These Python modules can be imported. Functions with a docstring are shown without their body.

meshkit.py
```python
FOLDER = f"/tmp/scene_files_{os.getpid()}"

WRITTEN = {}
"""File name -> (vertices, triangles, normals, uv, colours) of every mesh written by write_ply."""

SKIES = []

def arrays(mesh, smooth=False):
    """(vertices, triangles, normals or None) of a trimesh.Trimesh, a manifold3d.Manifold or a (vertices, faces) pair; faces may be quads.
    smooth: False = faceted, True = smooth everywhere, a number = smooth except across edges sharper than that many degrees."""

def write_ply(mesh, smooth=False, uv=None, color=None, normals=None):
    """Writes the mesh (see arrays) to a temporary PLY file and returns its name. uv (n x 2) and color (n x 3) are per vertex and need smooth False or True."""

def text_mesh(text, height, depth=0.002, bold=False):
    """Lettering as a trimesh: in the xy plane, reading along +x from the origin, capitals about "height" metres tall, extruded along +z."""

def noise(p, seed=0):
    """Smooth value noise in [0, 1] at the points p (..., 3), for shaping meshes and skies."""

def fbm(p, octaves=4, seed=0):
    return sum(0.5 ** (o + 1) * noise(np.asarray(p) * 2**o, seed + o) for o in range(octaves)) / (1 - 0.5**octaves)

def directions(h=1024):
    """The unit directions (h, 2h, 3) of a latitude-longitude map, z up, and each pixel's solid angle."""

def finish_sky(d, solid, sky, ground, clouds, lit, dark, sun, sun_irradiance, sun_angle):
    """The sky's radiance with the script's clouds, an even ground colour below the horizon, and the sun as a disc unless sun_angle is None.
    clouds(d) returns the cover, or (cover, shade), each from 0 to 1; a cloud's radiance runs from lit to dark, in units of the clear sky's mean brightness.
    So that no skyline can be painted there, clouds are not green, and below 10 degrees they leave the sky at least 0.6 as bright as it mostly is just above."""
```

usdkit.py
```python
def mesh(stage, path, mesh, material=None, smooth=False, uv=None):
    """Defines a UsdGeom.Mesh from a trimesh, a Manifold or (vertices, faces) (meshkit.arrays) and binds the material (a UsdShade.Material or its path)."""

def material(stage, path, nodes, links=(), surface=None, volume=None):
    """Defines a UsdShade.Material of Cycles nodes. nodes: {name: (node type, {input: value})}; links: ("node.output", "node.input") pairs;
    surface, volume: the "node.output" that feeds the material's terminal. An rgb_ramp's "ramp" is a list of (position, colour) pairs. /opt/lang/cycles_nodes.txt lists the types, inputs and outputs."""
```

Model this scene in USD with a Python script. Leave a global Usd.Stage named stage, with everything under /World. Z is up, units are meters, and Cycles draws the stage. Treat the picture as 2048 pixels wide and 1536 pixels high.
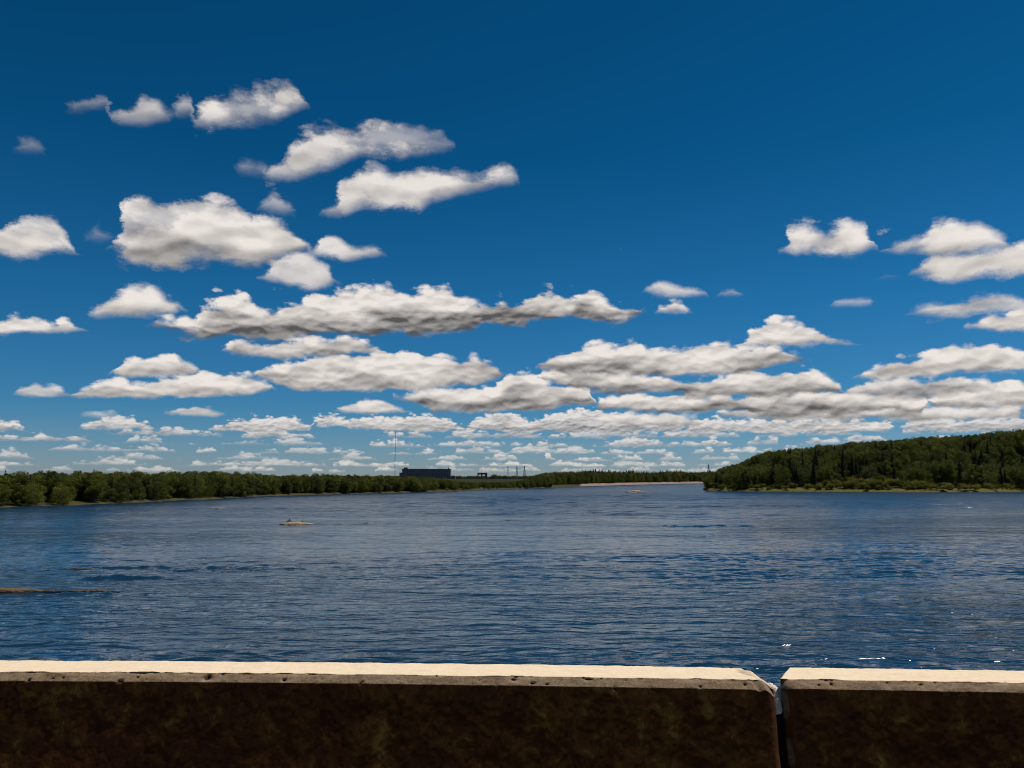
import math, random
import numpy as np
import trimesh
import manifold3d as mf
import meshkit, usdkit
from pxr import Usd, UsdGeom, UsdLux, UsdShade, Gf, Sdf

rng = np.random.default_rng(7)
stage = Usd.Stage.CreateInMemory()
UsdGeom.SetStageUpAxis(stage, UsdGeom.Tokens.z)
UsdGeom.SetStageMetersPerUnit(stage, 1.0)
UsdGeom.Xform.Define(stage, '/World')

# ------------------------------------------------------------------ camera
H = 11.0                                   # eye height above the river
F = 1607.0                                 # focal length in pixels of a 2048 wide picture
PITCH = math.atan(185 / F)
cam = UsdGeom.Camera.Define(stage, '/World/camera')
cam.AddTranslateOp().Set(Gf.Vec3d(0, 0, H))
cam.AddRotateXOp().Set(90 + math.degrees(PITCH))
cam.CreateHorizontalApertureAttr(36.0)
cam.CreateVerticalApertureAttr(27.0)
cam.CreateFocalLengthAttr(36 * F / 2048)
cam.CreateClippingRangeAttr(Gf.Vec2f(.05, 60000))
cam.CreateExposureAttr(0.0)

# ------------------------------------------------------------------ sun and sky
SUN_EL, SUN_AZ = math.radians(62), math.radians(64)
SKY_STRENGTH, SUN_INT = 0.10, 1.25
CLOUD_WHITE = (8.4, 7.85, 7.4)              # radiance of a sunlit cloud top, before SKY_STRENGTH
CLOUD_GREY = (.95, .93, .97)            # of a thick cloud base

sdir = np.array([math.sin(SUN_AZ) * math.cos(SUN_EL), math.cos(SUN_AZ) * math.cos(SUN_EL), math.sin(SUN_EL)])


def ray(px, py):
    u, v = (px - 1024) / F, -(py - 768) / F
    c, s = math.cos(PITCH), math.sin(PITCH)
    return np.array([u, c - s * v, s + c * v])


def azel(px, py):
    d = ray(px, py)
    return math.atan2(d[0], d[1]), math.asin(d[2] / np.linalg.norm(d))


def ground(px, py, z=0.0):
    d = ray(px, py)
    t = (z - H) / d[2]
    return np.array([t * d[0], t * d[1], z])


def column(px, dist):
    """the point at forward distance dist in the direction of the picture's column px (x, y)"""
    d = ray(px, 953)
    return np.array([d[0] / d[1] * dist, dist])


def height_at(py, dist):
    """the height seen in the picture's row py at forward distance dist"""
    d = ray(1024, py)
    return H + d[2] / d[1] * dist


class Graph:
    def __init__(self):
        self.n, self.l, self.k = {}, [], 0

    def add(self, kind, ins=None, **links):
        self.k += 1
        name = f'{kind}_{self.k}'
        self.n[name] = (kind, dict(ins or {}))
        for k, v in links.items():
            self.put(name, k, v)
        return name

    def put(self, name, k, v):
        if isinstance(v, str):
            self.l.append((v, f'{name}.{k}'))
        else:
            self.n[name][1][k] = v

    def math(self, op, a, b=0.0, c=0.0, clamp=False):
        n = self.add('math', {'math_type': op, 'use_clamp': clamp}, value1=a, value2=b, value3=c)
        return n + '.value'

    def mixc(self, fac, a, b, how='mix'):
        return self.add('mix', {'mix_type': how}, fac=fac, color1=a, color2=b) + '.color'

    def rng(self, v, a, b, c=0.0, d=1.0, kind='linear'):
        return self.add('map_range', {'range_type': kind, 'clamp': True}, value=v, from_min=a, from_max=b, to_min=c, to_max=d) + '.result'

    def noise(self, vec, scale, detail=4, rough=.5, dist=0.0, dim='3D', lac=2.0, w=None):
        return self.add('noise_texture', {'dimensions': dim, 'scale': float(scale), 'detail': float(detail), 'roughness': float(rough), 'distortion': float(dist), 'lacunarity': lac}, vector=vec)

    def mapping(self, vec, loc=(0, 0, 0), rot=(0, 0, 0), sc=(1, 1, 1)):
        return self.add('mapping', {'location': loc, 'rotation': rot, 'scale': sc}, vector=vec) + '.vector'

    def ramp(self, fac, stops):
        return self.add('rgb_ramp', {'ramp': stops}, fac=fac)

    def make(self, path, surface=None, volume=None):
        return usdkit.material(stage, path, self.n, self.l, surface=surface, volume=volume)


# the clouds: (left-to-right tops, left-to-right bases, opacity, darkness of the base), given as places in the photograph and stored as directions of the sky
def C(top, base, op=1.0, dk=.5):
    return (top, base, op, dk)


ROWS = [   # from the lowest (farthest) to the highest (nearest)
    [C([(345, 822), (380, 813), (420, 812), (445, 822)], [(345, 827), (445, 828)], .9, .3),
     C([(680, 812), (720, 803), (770, 801), (810, 815)], [(680, 822), (810, 823)], .95, .35),
     C([(1200, 835), (1250, 824), (1340, 826), (1400, 838)], [(1200, 846), (1400, 850)], .9, .5),
     C([(180, 828), (215, 823), (245, 827)], [(180, 832), (245, 833)], .5, .3),
     C([(1440, 820), (1560, 806), (1700, 802), (1850, 812), (2048, 808)], [(1440, 834), (1700, 838), (2048, 836)], .95, .6)],
    [C([(30, 782), (75, 766), (110, 772), (145, 782)], [(30, 788), (145, 789)], .8, .35),
     C([(148, 783), (175, 770), (215, 758), (250, 755), (270, 772), (300, 768), (350, 752), (430, 742), (500, 746), (540, 768)], [(148, 794), (230, 797), (350, 791), (480, 791), (540, 778)], 1, .4),
     C([(795, 793), (850, 775), (900, 778), (990, 772), (1015, 745), (1060, 741), (1085, 756), (1140, 768), (1200, 780)], [(795, 797), (870, 822), (950, 820), (1100, 813), (1200, 806)], 1, .75),
     C([(1200, 795), (1300, 786), (1420, 790), (1560, 778), (1680, 786), (1760, 782), (1870, 795)], [(1200, 818), (1400, 820), (1600, 826), (1870, 823)], 1, .8),
     C([(1868, 792), (1905, 770), (1960, 763), (2048, 768), (2120, 775)], [(1868, 812), (2120, 815)], 1, .7)],
    [C([(230, 735), (258, 718), (300, 714), (350, 712), (395, 732)], [(230, 747), (320, 751), (395, 745)], 1, .45),
     C([(515, 742), (560, 724), (620, 714), (700, 706), (760, 704), (850, 708), (950, 712), (1000, 735)], [(515, 752), (590, 778), (700, 777), (850, 776), (950, 768), (1000, 752)], 1, .55),
     C([(1083, 745), (1150, 735), (1250, 742), (1330, 752), (1420, 760), (1460, 745), (1520, 737), (1580, 742), (1640, 740), (1685, 768)], [(1083, 760), (1200, 780), (1350, 790), (1500, 793), (1685, 782)], 1, .75),
     C([(1690, 775), (1750, 756), (1830, 758), (1900, 752), (1980, 760)], [(1690, 790), (1850, 793), (1980, 782)], .95, .6)],
    [C([(448, 692), (466, 674), (495, 684), (530, 686), (580, 676), (640, 672), (700, 672), (740, 684), (770, 702)], [(448, 704), (520, 711), (600, 712), (700, 706), (770, 706)], 1, .55),
     C([(1080, 726), (1110, 716), (1160, 700), (1200, 688), (1260, 684), (1320, 694), (1400, 690), (1440, 684), (1500, 694), (1560, 698), (1605, 712)], [(1080, 734), (1200, 750), (1350, 750), (1450, 745), (1605, 720)], 1, .7),
     C([(1715, 748), (1750, 728), (1800, 712), (1850, 701), (1920, 693), (1980, 690), (2020, 694), (2060, 715), (2130, 720)], [(1715, 754), (1850, 755), (2000, 740), (2060, 744), (2130, 745)], 1, .45)],
    [C([(-40, 640), (0, 634), (50, 627), (85, 632), (108, 648), (118, 648), (138, 633), (160, 655)], [(-40, 664), (60, 668), (112, 661), (160, 658)], 1, .35),
     C([(310, 641), (345, 632), (385, 632), (410, 610), (440, 594), (490, 586), (510, 612), (560, 618), (600, 604), (640, 582), (700, 580), (760, 574), (820, 580), (885, 574), (920, 590), (970, 606), (1020, 594), (1070, 583), (1110, 577), (1140, 592), (1180, 584), (1220, 600), (1282, 614)], [(310, 646), (400, 666), (500, 674), (600, 672), (700, 667), (800, 664), (870, 667), (940, 661), (970, 642), (1080, 641), (1130, 633), (1200, 638), (1250, 641), (1282, 622)], 1, .9),
     C([(1331, 616), (1350, 600), (1377, 617)], [(1331, 623), (1377, 622)], .95, .2),
     C([(1483, 686), (1505, 655), (1530, 637), (1560, 634), (1600, 640), (1640, 655), (1696, 681)], [(1483, 692), (1560, 691), (1640, 688), (1696, 684)], 1, .35),
     C([(1938, 650), (1980, 628), (2048, 614), (2120, 612)], [(1938, 653), (1990, 663), (2048, 658), (2120, 655)], 1, .45)],
    [C([(186, 626), (220, 600), (260, 578), (300, 572), (330, 585), (362, 606)], [(186, 628), (260, 630), (340, 626), (362, 618)], 1, .35),
     C([(1293, 573), (1318, 560), (1350, 570), (1407, 580)], [(1293, 577), (1340, 587), (1407, 583)], .85, .1),
     C([(1446, 578), (1465, 572), (1488, 576)], [(1446, 583), (1488, 582)], .7, .1),
     C([(1670, 605), (1690, 599), (1727, 606)], [(1670, 609), (1727, 609)], .6, .1),
     C([(1825, 617), (1870, 601), (1950, 586), (2000, 584), (2060, 596), (2130, 590)], [(1825, 622), (1940, 627), (2060, 624), (2130, 620)], 1, .35)],
    [C([(530, 548), (570, 517), (620, 505), (655, 520), (672, 552)], [(530, 553), (590, 563), (640, 571), (672, 562)], .85, .2),
     C([(1743, 548), (1758, 540), (1773, 545)], [(1743, 553), (1773, 552)], .5, .1),
     C([(1830, 540), (1850, 515), (1880, 500), (1940, 503), (2000, 492), (2060, 480), (2130, 478)], [(1830, 543), (1890, 556), (1960, 551), (2060, 551), (2130, 548)], 1, .3)],
    [C([(-50, 460), (0, 456), (40, 432), (72, 417), (105, 428), (125, 460), (144, 494)], [(-50, 502), (60, 507), (144, 497)], 1, .3),
     C([(226, 480), (238, 435), (255, 406), (290, 390), (340, 393), (380, 381), (425, 394), (468, 404), (490, 424), (530, 432), (580, 448), (618, 484)], [(226, 490), (250, 516), (320, 526), (420, 527), (500, 527), (560, 512), (618, 490)], 1, .62),
     C([(636, 492), (650, 458), (662, 462), (690, 480), (720, 486), (752, 497)], [(636, 505), (690, 519), (752, 505)], .9, .2),
     C([(1571, 490), (1582, 462), (1620, 448), (1660, 449), (1700, 443), (1735, 455), (1758, 472)], [(1571, 496), (1600, 504), (1650, 509), (1710, 509), (1758, 480)], 1, .25),
     C([(1760, 488), (1790, 470), (1842, 466), (1860, 445), (1905, 432), (1950, 444), (2000, 460), (2034, 479)], [(1760, 498), (1830, 499), (1880, 503), (1960, 499), (2034, 488)], 1, .3)],
    [C([(530, 405), (556, 388), (577, 412)], [(530, 412), (577, 418)], .45, .1),
     C([(650, 412), (672, 398), (690, 352), (720, 340), (750, 333), (780, 346), (820, 340), (855, 353), (890, 346), (920, 340), (960, 342), (1000, 334), (1028, 346)], [(650, 418), (690, 422), (730, 404), (800, 418), (842, 416), (870, 392), (910, 386), (950, 373), (1000, 360), (1028, 356)], .95, .2),
     C([(180, 460), (195, 450), (206, 462)], [(180, 466), (206, 468)], .35, .1)],
    [C([(480, 334), (520, 326), (535, 340)], [(480, 338), (535, 343)], .35, .1),
     C([(536, 342), (565, 318), (590, 284), (620, 264), (660, 246), (700, 250), (740, 243), (800, 238), (850, 262), (892, 284)], [(536, 348), (600, 345), (640, 330), (680, 320), (720, 302), (790, 312), (840, 302), (892, 290)], .9, .15),
     C([(48, 288), (58, 283), (68, 287)], [(48, 291), (68, 290)], .6, .1)],
    [C([(150, 206), (185, 184), (230, 180)], [(150, 209), (200, 200), (230, 192)], .5, .1),
     C([(232, 224), (262, 204), (285, 190), (320, 193), (347, 214)], [(232, 232), (290, 236), (347, 224)], .75, .15),
     C([(356, 210), (374, 197), (392, 206)], [(356, 218), (392, 216)], .6, .1),
     C([(400, 234), (430, 205), (455, 182), (500, 186), (530, 180), (560, 165), (585, 155), (600, 162), (608, 195)], [(400, 238), (470, 238), (545, 240), (565, 225), (608, 203)], .95, .15)],
]
SPAN = math.radians(46)
TAB = np.linspace(-SPAN, SPAN, 256)


def row_table(clouds):
    top, base, op, dk = (np.full(256, x) for x in (-2.0, 0.0, 0.0, 0.0))
    level = np.mean([azel(*p)[1] for c in clouds for p in c[1]])
    base[:], top[:] = level, level - .004
    for t, b, o, d in clouds:
        ta, ba = np.array([azel(*p) for p in t]), np.array([azel(*p) for p in b])
        lo, hi = max(ta[0, 0], ba[0, 0]), min(ta[-1, 0], ba[-1, 0])
        on = (TAB >= lo - 2 * SPAN / 255) & (TAB <= hi + 2 * SPAN / 255)
        tt, bb = np.interp(TAB, ta[:, 0], ta[:, 1]), np.interp(TAB, ba[:, 0], ba[:, 1])
        inside = (TAB >= lo) & (TAB <= hi)
        mid = (tt + bb) / 2
        top[on] = np.where(inside, tt, mid)[on]
        base[on] = np.where(inside, bb, mid)[on]
        op[on], dk[on] = o, d
        near = (TAB > lo - .02) & (TAB < hi + .02) & ~on & (op == 0)
        base[near], top[near] = np.interp(TAB, ba[:, 0], ba[:, 1])[near], np.interp(TAB, ba[:, 0], ba[:, 1])[near] - .004
    return top, base, op, dk


def random_row(y, gap, size, height, seed, dk=.35):
    r = np.random.default_rng(seed)
    level, out = azel(1024, y)[1], []
    top, base, op, dark = np.full(256, level - .004), np.full(256, level), np.ones(256), np.full(256, dk)
    x = -SPAN
    scale = math.radians(1) / 28.0
    while x < SPAN:
        x += scale * r.uniform(.0, 2.0) * gap * (.5 if x > -.12 else 1.25)
        w, h = scale * size * min(2.6, r.lognormal(-.25, .65)), scale * height * r.uniform(.55, 1.3)
        t = (TAB - x) / w
        skew = r.uniform(.3, .7)
        k = np.minimum(np.clip(t / skew, 0, 1), np.clip((1 - t) / (1 - skew), 0, 1))
        k = np.minimum(1, 1.5 * k ** .55) * (.72 + .28 * np.sin(t * r.uniform(4, 13) + r.uniform(0, 6)))
        hump = np.where((t > 0) & (t < 1), k, -1)
        on = hump >= 0
        lift = scale * r.uniform(-2, 2)
        base[on] = level + lift
        top[on] = level + lift + (hump * h)[on]
        op[on] = r.uniform(.7, 1)
        x += w
    return top, base, op, dark


tables = [(random_row(941, 30, 75, 8, 1, .2), .010), (random_row(931, 34, 95, 10, 2, .2), .010), (random_row(919, 50, 85, 12, 3, .25), .011), (random_row(906, 34, 130, 14, 4, .3), .012),
          (random_row(891, 60, 150, 16, 5, .4), .013), (random_row(875, 75, 170, 18, 16, .45), .014),
          (row_table([C([(165, 850), (190, 838), (230, 832), (265, 834), (305, 850)], [(165, 856), (305, 857)], .95, .35),
                      C([(432, 853), (470, 840), (515, 829), (550, 836), (585, 833), (622, 850)], [(432, 858), (520, 863), (622, 860)], 1, .4),
                      C([(630, 838), (660, 826), (700, 840), (760, 832), (840, 827), (890, 835), (930, 855)], [(630, 848), (700, 854), (800, 862), (930, 861)], 1, .45),
                      C([(940, 845), (970, 826), (1020, 820), (1060, 845), (1100, 825), (1170, 817), (1260, 830), (1360, 836)], [(940, 857), (1000, 861), (1150, 862), (1360, 860)], 1, .6),
                      C([(1368, 850), (1420, 835), (1500, 838), (1600, 833), (1700, 836), (1785, 845)], [(1368, 861), (1600, 864), (1785, 860)], 1, .45),
                      C([(1795, 848), (1850, 832), (1950, 836), (2060, 830), (2120, 838)], [(1795, 858), (2120, 860)], .95, .5)]), .014)]
WARP = [.016, .017, .018, .020, .022, .024, .027, .028, .030, .032, .034]
tables += [(row_table(c), w) for c, w in zip(ROWS, WARP)]

g = Graph()
tc = g.add('texture_coordinate') + '.generated'
sep = g.add('separate_xyz', vector=tc)
az = g.math('arctan2', sep + '.x', sep + '.y')
el = g.math('arcsine', sep + '.z')
skt = g.add('sky_texture', {'sky_type': 'single_scattering', 'sun_disc': False, 'sun_elevation': SUN_EL, 'sun_rotation': SUN_AZ, 'altitude': 250.0, 'air_density': 1.0, 'aerosol_density': .25, 'ozone_density': 3.0})
# the photograph's deep polarised blue
tint = g.ramp(g.rng(el, 0.0, .70), [(0, (.36, .47, .69)), (.05, (.25, .43, .66)), (.12, (.13, .39, .62)), (.3, (.060, .365, .565)), (.55, (.016, .29, .45)), (1, (.006, .25, .385))])
sky = g.mixc(1.0, skt + '.color', tint + '.color', 'multiply')
t01 = g.rng(g.math('pingpong', g.math('add', az, SPAN), 2 * SPAN), 0.0, 2 * SPAN)
# shared noise in direction space, at a few sizes
p2 = g.add('combine_xyz', x=az, y=el) + '.vector'
fields = {}
for key, size in (('far', .011), ('mid', .028), ('near', .060)):
    coord = g.mapping(p2, loc=(3.1, 1.7, 0), sc=(.55 / size, 1.0 / size, 1))
    n = g.noise(coord, 1.0, 8, .56 if key == 'far' else .60 if key == 'mid' else .66, dim='2D')
    soft = g.mapping(coord, sc=(.55, 1.0, 1))
    m0 = g.noise(soft, 1.0, 4, .5, dim='2D')
    big = g.add('separate_color', color=n + '.color')
    jit = g.add('vector_math', {'math_type': 'multiply_add', 'vector2': (.55, .55, 0)}, vector1=n + '.color', vector3=g.mapping(coord, sc=(1.5, 1.7, 1))) + '.vector'
    puff = g.add('voronoi_texture', {'dimensions': '2D', 'feature': 'f1', 'scale': 1.0, 'detail': 1.0, 'roughness': .5}, vector=jit) + '.distance'
    puff2 = g.add('voronoi_texture', {'dimensions': '2D', 'feature': 'f1', 'scale': 1.0, 'detail': 1.0, 'roughness': .5}, vector=g.mapping(jit, loc=(.04, -.22, 0))) + '.distance'
    emboss = g.math('subtract', puff2, puff)       # brighter where a billow faces up
    fields[key] = (big + '.r', big + '.g', m0 + '.fac', emboss, n + '.fac', puff)
col = sky
for i, ((top, base, op, dk), warp) in enumerate(tables):
    key = 'far' if i < 7 else 'mid' if i < 12 else 'near'
    nr, ng, nb, emb, nf, puff = fields[key]
    ragged = .7 if i < 7 else 1.15 if i < 12 else 1.8 if i < 15 else 2.3
    feather = .22 if i < 7 else .26 if i < 12 else .34 if i < 15 else .44
    wu = g.math('multiply_add', g.math('subtract', nr, .5), warp * 1.6, az)
    ta = g.rng(g.math('pingpong', g.math('add', wu, SPAN), 2 * SPAN), 0.0, 2 * SPAN)
    r = g.ramp(ta, [(k / 255, (top[k], base[k], dk[k], op[k])) for k in range(256)])
    s = g.add('separate_color', color=r + '.color')
    tcl = g.math('subtract', s + '.r', g.math('multiply_add', g.math('subtract', ng, .5), warp * .9, el))
    tcl = g.math('multiply_add', g.math('subtract', .42, puff), warp * .55, tcl)
    bcl = g.math('subtract', el if i < 7 else g.math('multiply_add', g.math('subtract', ng, .5), warp * .45, el), s + '.g')
    thick = g.math('maximum', g.math('subtract', s + '.r', s + '.g'), .002)
    e = g.math('minimum', tcl, g.math('multiply', bcl, .9))
    shape = e
    e = g.math('multiply_add', g.math('subtract', nf, .49 if i < 12 else .535), g.math('minimum', warp * ragged, g.math('multiply', thick, .95)), e)
    a = g.rng(e, -.0004 - warp * feather * .7, warp * feather * .65, kind='smoothstep')
    a = g.math('multiply', a, r + '.alpha')
    if i >= 12:                                     # thin, torn cloud lets the sky through
        thin = g.rng(g.math('multiply_add', g.math('subtract', nb, .5), .6, nf), .34, .52, .50 if i >= 15 else .75, 1.0, 'smoothstep')
        a = g.math('multiply', a, g.math('maximum', thin, g.rng(e, warp * .25, warp * .8)))
    if i >= 10:                                     # scraps torn off around the edges
        near = g.rng(shape, -warp * (.8 if i < 12 else 1.1), 0.0, -.24, 0.0)
        scrap = g.math('multiply', g.rng(g.math('add', nf, near), .53, .68, 0, .62, 'smoothstep'), r + '.alpha')
        a = g.math('maximum', a, scrap)
    hgt = g.math('divide', bcl, thick)
    sh = g.math('multiply_add', g.math('subtract', nb, .5), 1.5, hgt)
    sh = g.rng(sh, .08, .80, kind='smoothstep')
    lo = g.math('subtract', 1.0, s + '.b')
    bright = g.math('multiply_add', g.math('subtract', 1.0, lo), sh, lo)
    bright = g.math('multiply_add', emb, .55 if i < 12 else .60, g.math('multiply', bright, .92))
    bright = g.math('multiply_add', g.math('subtract', nf, .5), .22, bright, clamp=True)
    cc = g.mixc(bright, CLOUD_GREY, CLOUD_WHITE)
    if i < 7:
        cc = g.mixc(.30 - .03 * i, cc, sky)
    col = g.mixc(a, col, cc)
# below the horizon: the even colour of wooded land
below = g.rng(sep + '.z', -.02, -.002)
col = g.mixc(below, (.25, .3, .3), col)
bg = g.add('background_shader', {'strength': SKY_STRENGTH}, color=col)
sky_mat = g.make('/World/Looks/sky', surface=bg + '.background')
dome = UsdLux.DomeLight.Define(stage, '/World/sky')
UsdShade.MaterialBindingAPI.Apply(dome.GetPrim()).Bind(sky_mat)
sun = UsdLux.DistantLight.Define(stage, '/World/sun')
sun.CreateIntensityAttr(SUN_INT)
sun.CreateNormalizeAttr(True)
sun.CreateAngleAttr(.5)
sun.CreateColorAttr(Gf.Vec3f(1.0, .95, .86))
zx = np.cross([0, 0, 1.0], sdir); zx /= np.linalg.norm(zx); zy = np.cross(sdir, zx)
sun.AddTransformOp().Set(Gf.Matrix4d(*zx, 0, *zy, 0, *sdir, 0, 0, 0, 0, 1))

# ------------------------------------------------------------------ helpers
used = {}


def numbered(parent, name):
    k = (parent, name)
    n = used.get(k, 0)
    used[k] = n + 1
    return f'{parent}/{name}' if n == 0 else f'{parent}/{name}_{n:03d}'


def data(prim, **kw):
    for k, v in kw.items():
        if v:
            prim.SetCustomDataByKey(k, v)
    return prim


def thing(name, label, category, loc=(0, 0, 0), rotz=0.0, scale=None, group=None):
    x = UsdGeom.Xform.Define(stage, numbered('/World', name))
    x.AddTranslateOp().Set(Gf.Vec3d(*map(float, loc)))
    x.AddRotateZOp().Set(float(rotz))
    if scale is not None:
        x.AddScaleOp().Set(Gf.Vec3f(*map(float, scale)))
    return data(x.GetPrim(), label=label, category=category, group=group)


def obj(name, mesh, mat, parent=None, smooth=False, **kw):
    p = numbered(str(parent.GetPath()) if parent else '/World', name)
    return data(usdkit.mesh(stage, p, mesh, mat, smooth).GetPrim(), **kw)


def copy_of(first, name, label, category, loc, rotz, scale, group):
    x = UsdGeom.Xform.Define(stage, numbered('/World', name))
    x.AddTranslateOp().Set(Gf.Vec3d(*map(float, loc)))
    x.AddRotateZOp().Set(float(rotz))
    x.AddScaleOp().Set(Gf.Vec3f(*map(float, scale)))
    x.GetPrim().GetReferences().AddInternalReference(first)
    x.GetPrim().SetInstanceable(True)
    return data(x.GetPrim(), label=label, category=category, group=group)


def box(x0, x1, y0, y1, z0, z1):
    return trimesh.creation.box([x1 - x0, y1 - y0, z1 - z0], trimesh.transformations.translation_matrix([(x0 + x1) / 2, (y0 + y1) / 2, (z0 + z1) / 2]))


def bar(a, b, r, sides=6, r2=None):
    """a tapered rod from a to b"""
    a, b = np.asarray(a, float), np.asarray(b, float)
    t = (b - a) / np.linalg.norm(b - a)
    u = np.cross(t, [0, 0, 1.0] if abs(t[2]) < .9 else [1.0, 0, 0]); u /= np.linalg.norm(u)
    w = np.cross(t, u)
    an = np.arange(sides) * 2 * np.pi / sides
    ring = np.cos(an)[:, None] * u + np.sin(an)[:, None] * w
    r2 = r if r2 is None else r2
    v = np.vstack([a + ring * r, b + ring * r2, a, b])
    i = np.arange(sides); j = (i + 1) % sides
    f = np.vstack([np.c_[i, j, j + sides], np.c_[i, j + sides, i + sides], np.c_[j, i, np.full(sides, 2 * sides)], np.c_[i + sides, j + sides, np.full(sides, 2 * sides + 1)]])
    return trimesh.Trimesh(v, f, process=False)


def join(ms):
    return trimesh.util.concatenate(ms)


def grid_faces(nu, nv):
    i, j = np.meshgrid(np.arange(nu - 1), np.arange(nv - 1), indexing='ij')
    a = (i * nv + j).ravel()
    return np.vstack([np.c_[a, a + nv, a + nv + 1], np.c_[a, a + nv + 1, a + 1]])


# ------------------------------------------------------------------ materials
def plain(name, color, rough=.85, spread=.25, scale=1.5, metal=0.0, bump=0.0, bscale=20, space='object'):
    q = Graph()
    co = q.add('texture_coordinate') + '.object' if space == 'object' else q.add('geometry') + '.position'
    n = q.noise(co, scale, 5, .6)
    lo, hi = [c * (1 - spread) for c in color], [min(1, c * (1 + spread)) for c in color]
    c = q.ramp(n + '.fac', [(.25, lo), (.75, hi)])
    p = q.add('principled_bsdf', {'roughness': rough, 'metallic': metal}, base_color=c + '.color')
    if bump:
        b = q.add('bump', {'distance': bump, 'strength': 1.0}, height=q.noise(co, bscale, 5, .6) + '.fac')
        q.put(p, 'normal', b + '.normal')
    return q.make('/World/Looks/' + name, surface=p + '.BSDF')


def foliage(name, dark, light, trans=.3):
    q = Graph()
    oi = q.add('object_info')
    geo_ = q.add('geometry')
    n = q.noise(geo_ + '.position', .16, 3, .6)
    f = q.math('multiply_add', oi + '.random', .5, q.math('multiply_add', geo_ + '.random_per_island', .35, q.math('multiply_add', n + '.fac', 1.0, -.45)), clamp=True)
    c = q.mixc(f, dark, light)
    d = q.add('principled_bsdf', {'roughness': .6, 'specular_ior_level': .25}, base_color=c)
    t = q.add('translucent_bsdf', {}, color=q.mixc(.5, c, (.09, .12, .01)))
    m = q.add('mix_closure', {'fac': trans}, closure1=d + '.BSDF', closure2=t + '.BSDF')
    return q.make('/World/Looks/' + name, surface=m + '.closure')


def river_rock(name, color, scale):
    """bedrock that is dry and tan on top and dark where the river keeps it wet"""
    q = Graph()
    pos = q.add('geometry') + '.position'
    n = q.noise(pos, scale, 6, .65)
    c = q.ramp(n + '.fac', [(.3, [k * .45 for k in color]), (.52, color), (.72, [k * 1.5 for k in color])])
    z = q.add('separate_xyz', vector=pos) + '.z'
    wet = q.rng(q.math('multiply_add', q.math('subtract', n + '.fac', .5), .5, z), .10, .20)
    col = q.mixc(wet, [k * .16 for k in color], c + '.color')
    p = q.add('principled_bsdf', {}, base_color=col, roughness=q.math('multiply_add', wet, .6, .3))
    b = q.add('bump', {'distance': .08, 'strength': 1.0}, height=q.noise(pos, scale * 3, 5, .65) + '.fac')
    q.put(p, 'normal', b + '.normal')
    return q.make('/World/Looks/' + name, surface=p + '.BSDF')


M = {}
M['leaf'] = foliage('broadleaf_foliage', (.030, .041, .003), (.215, .225, .016), .25)
M['leaf_bright'] = foliage('shrub_foliage', (.085, .082, .006), (.28, .245, .020), .25)
M['needle'] = foliage('spruce_foliage', (.010, .016, .004), (.030, .040, .009), .08)
M['bark'] = plain('pale_bark', (.11, .10, .08), .9, .4, 3)
M['dark_bark'] = plain('dark_bark', (.05, .038, .028), .9, .4, 3)


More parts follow.
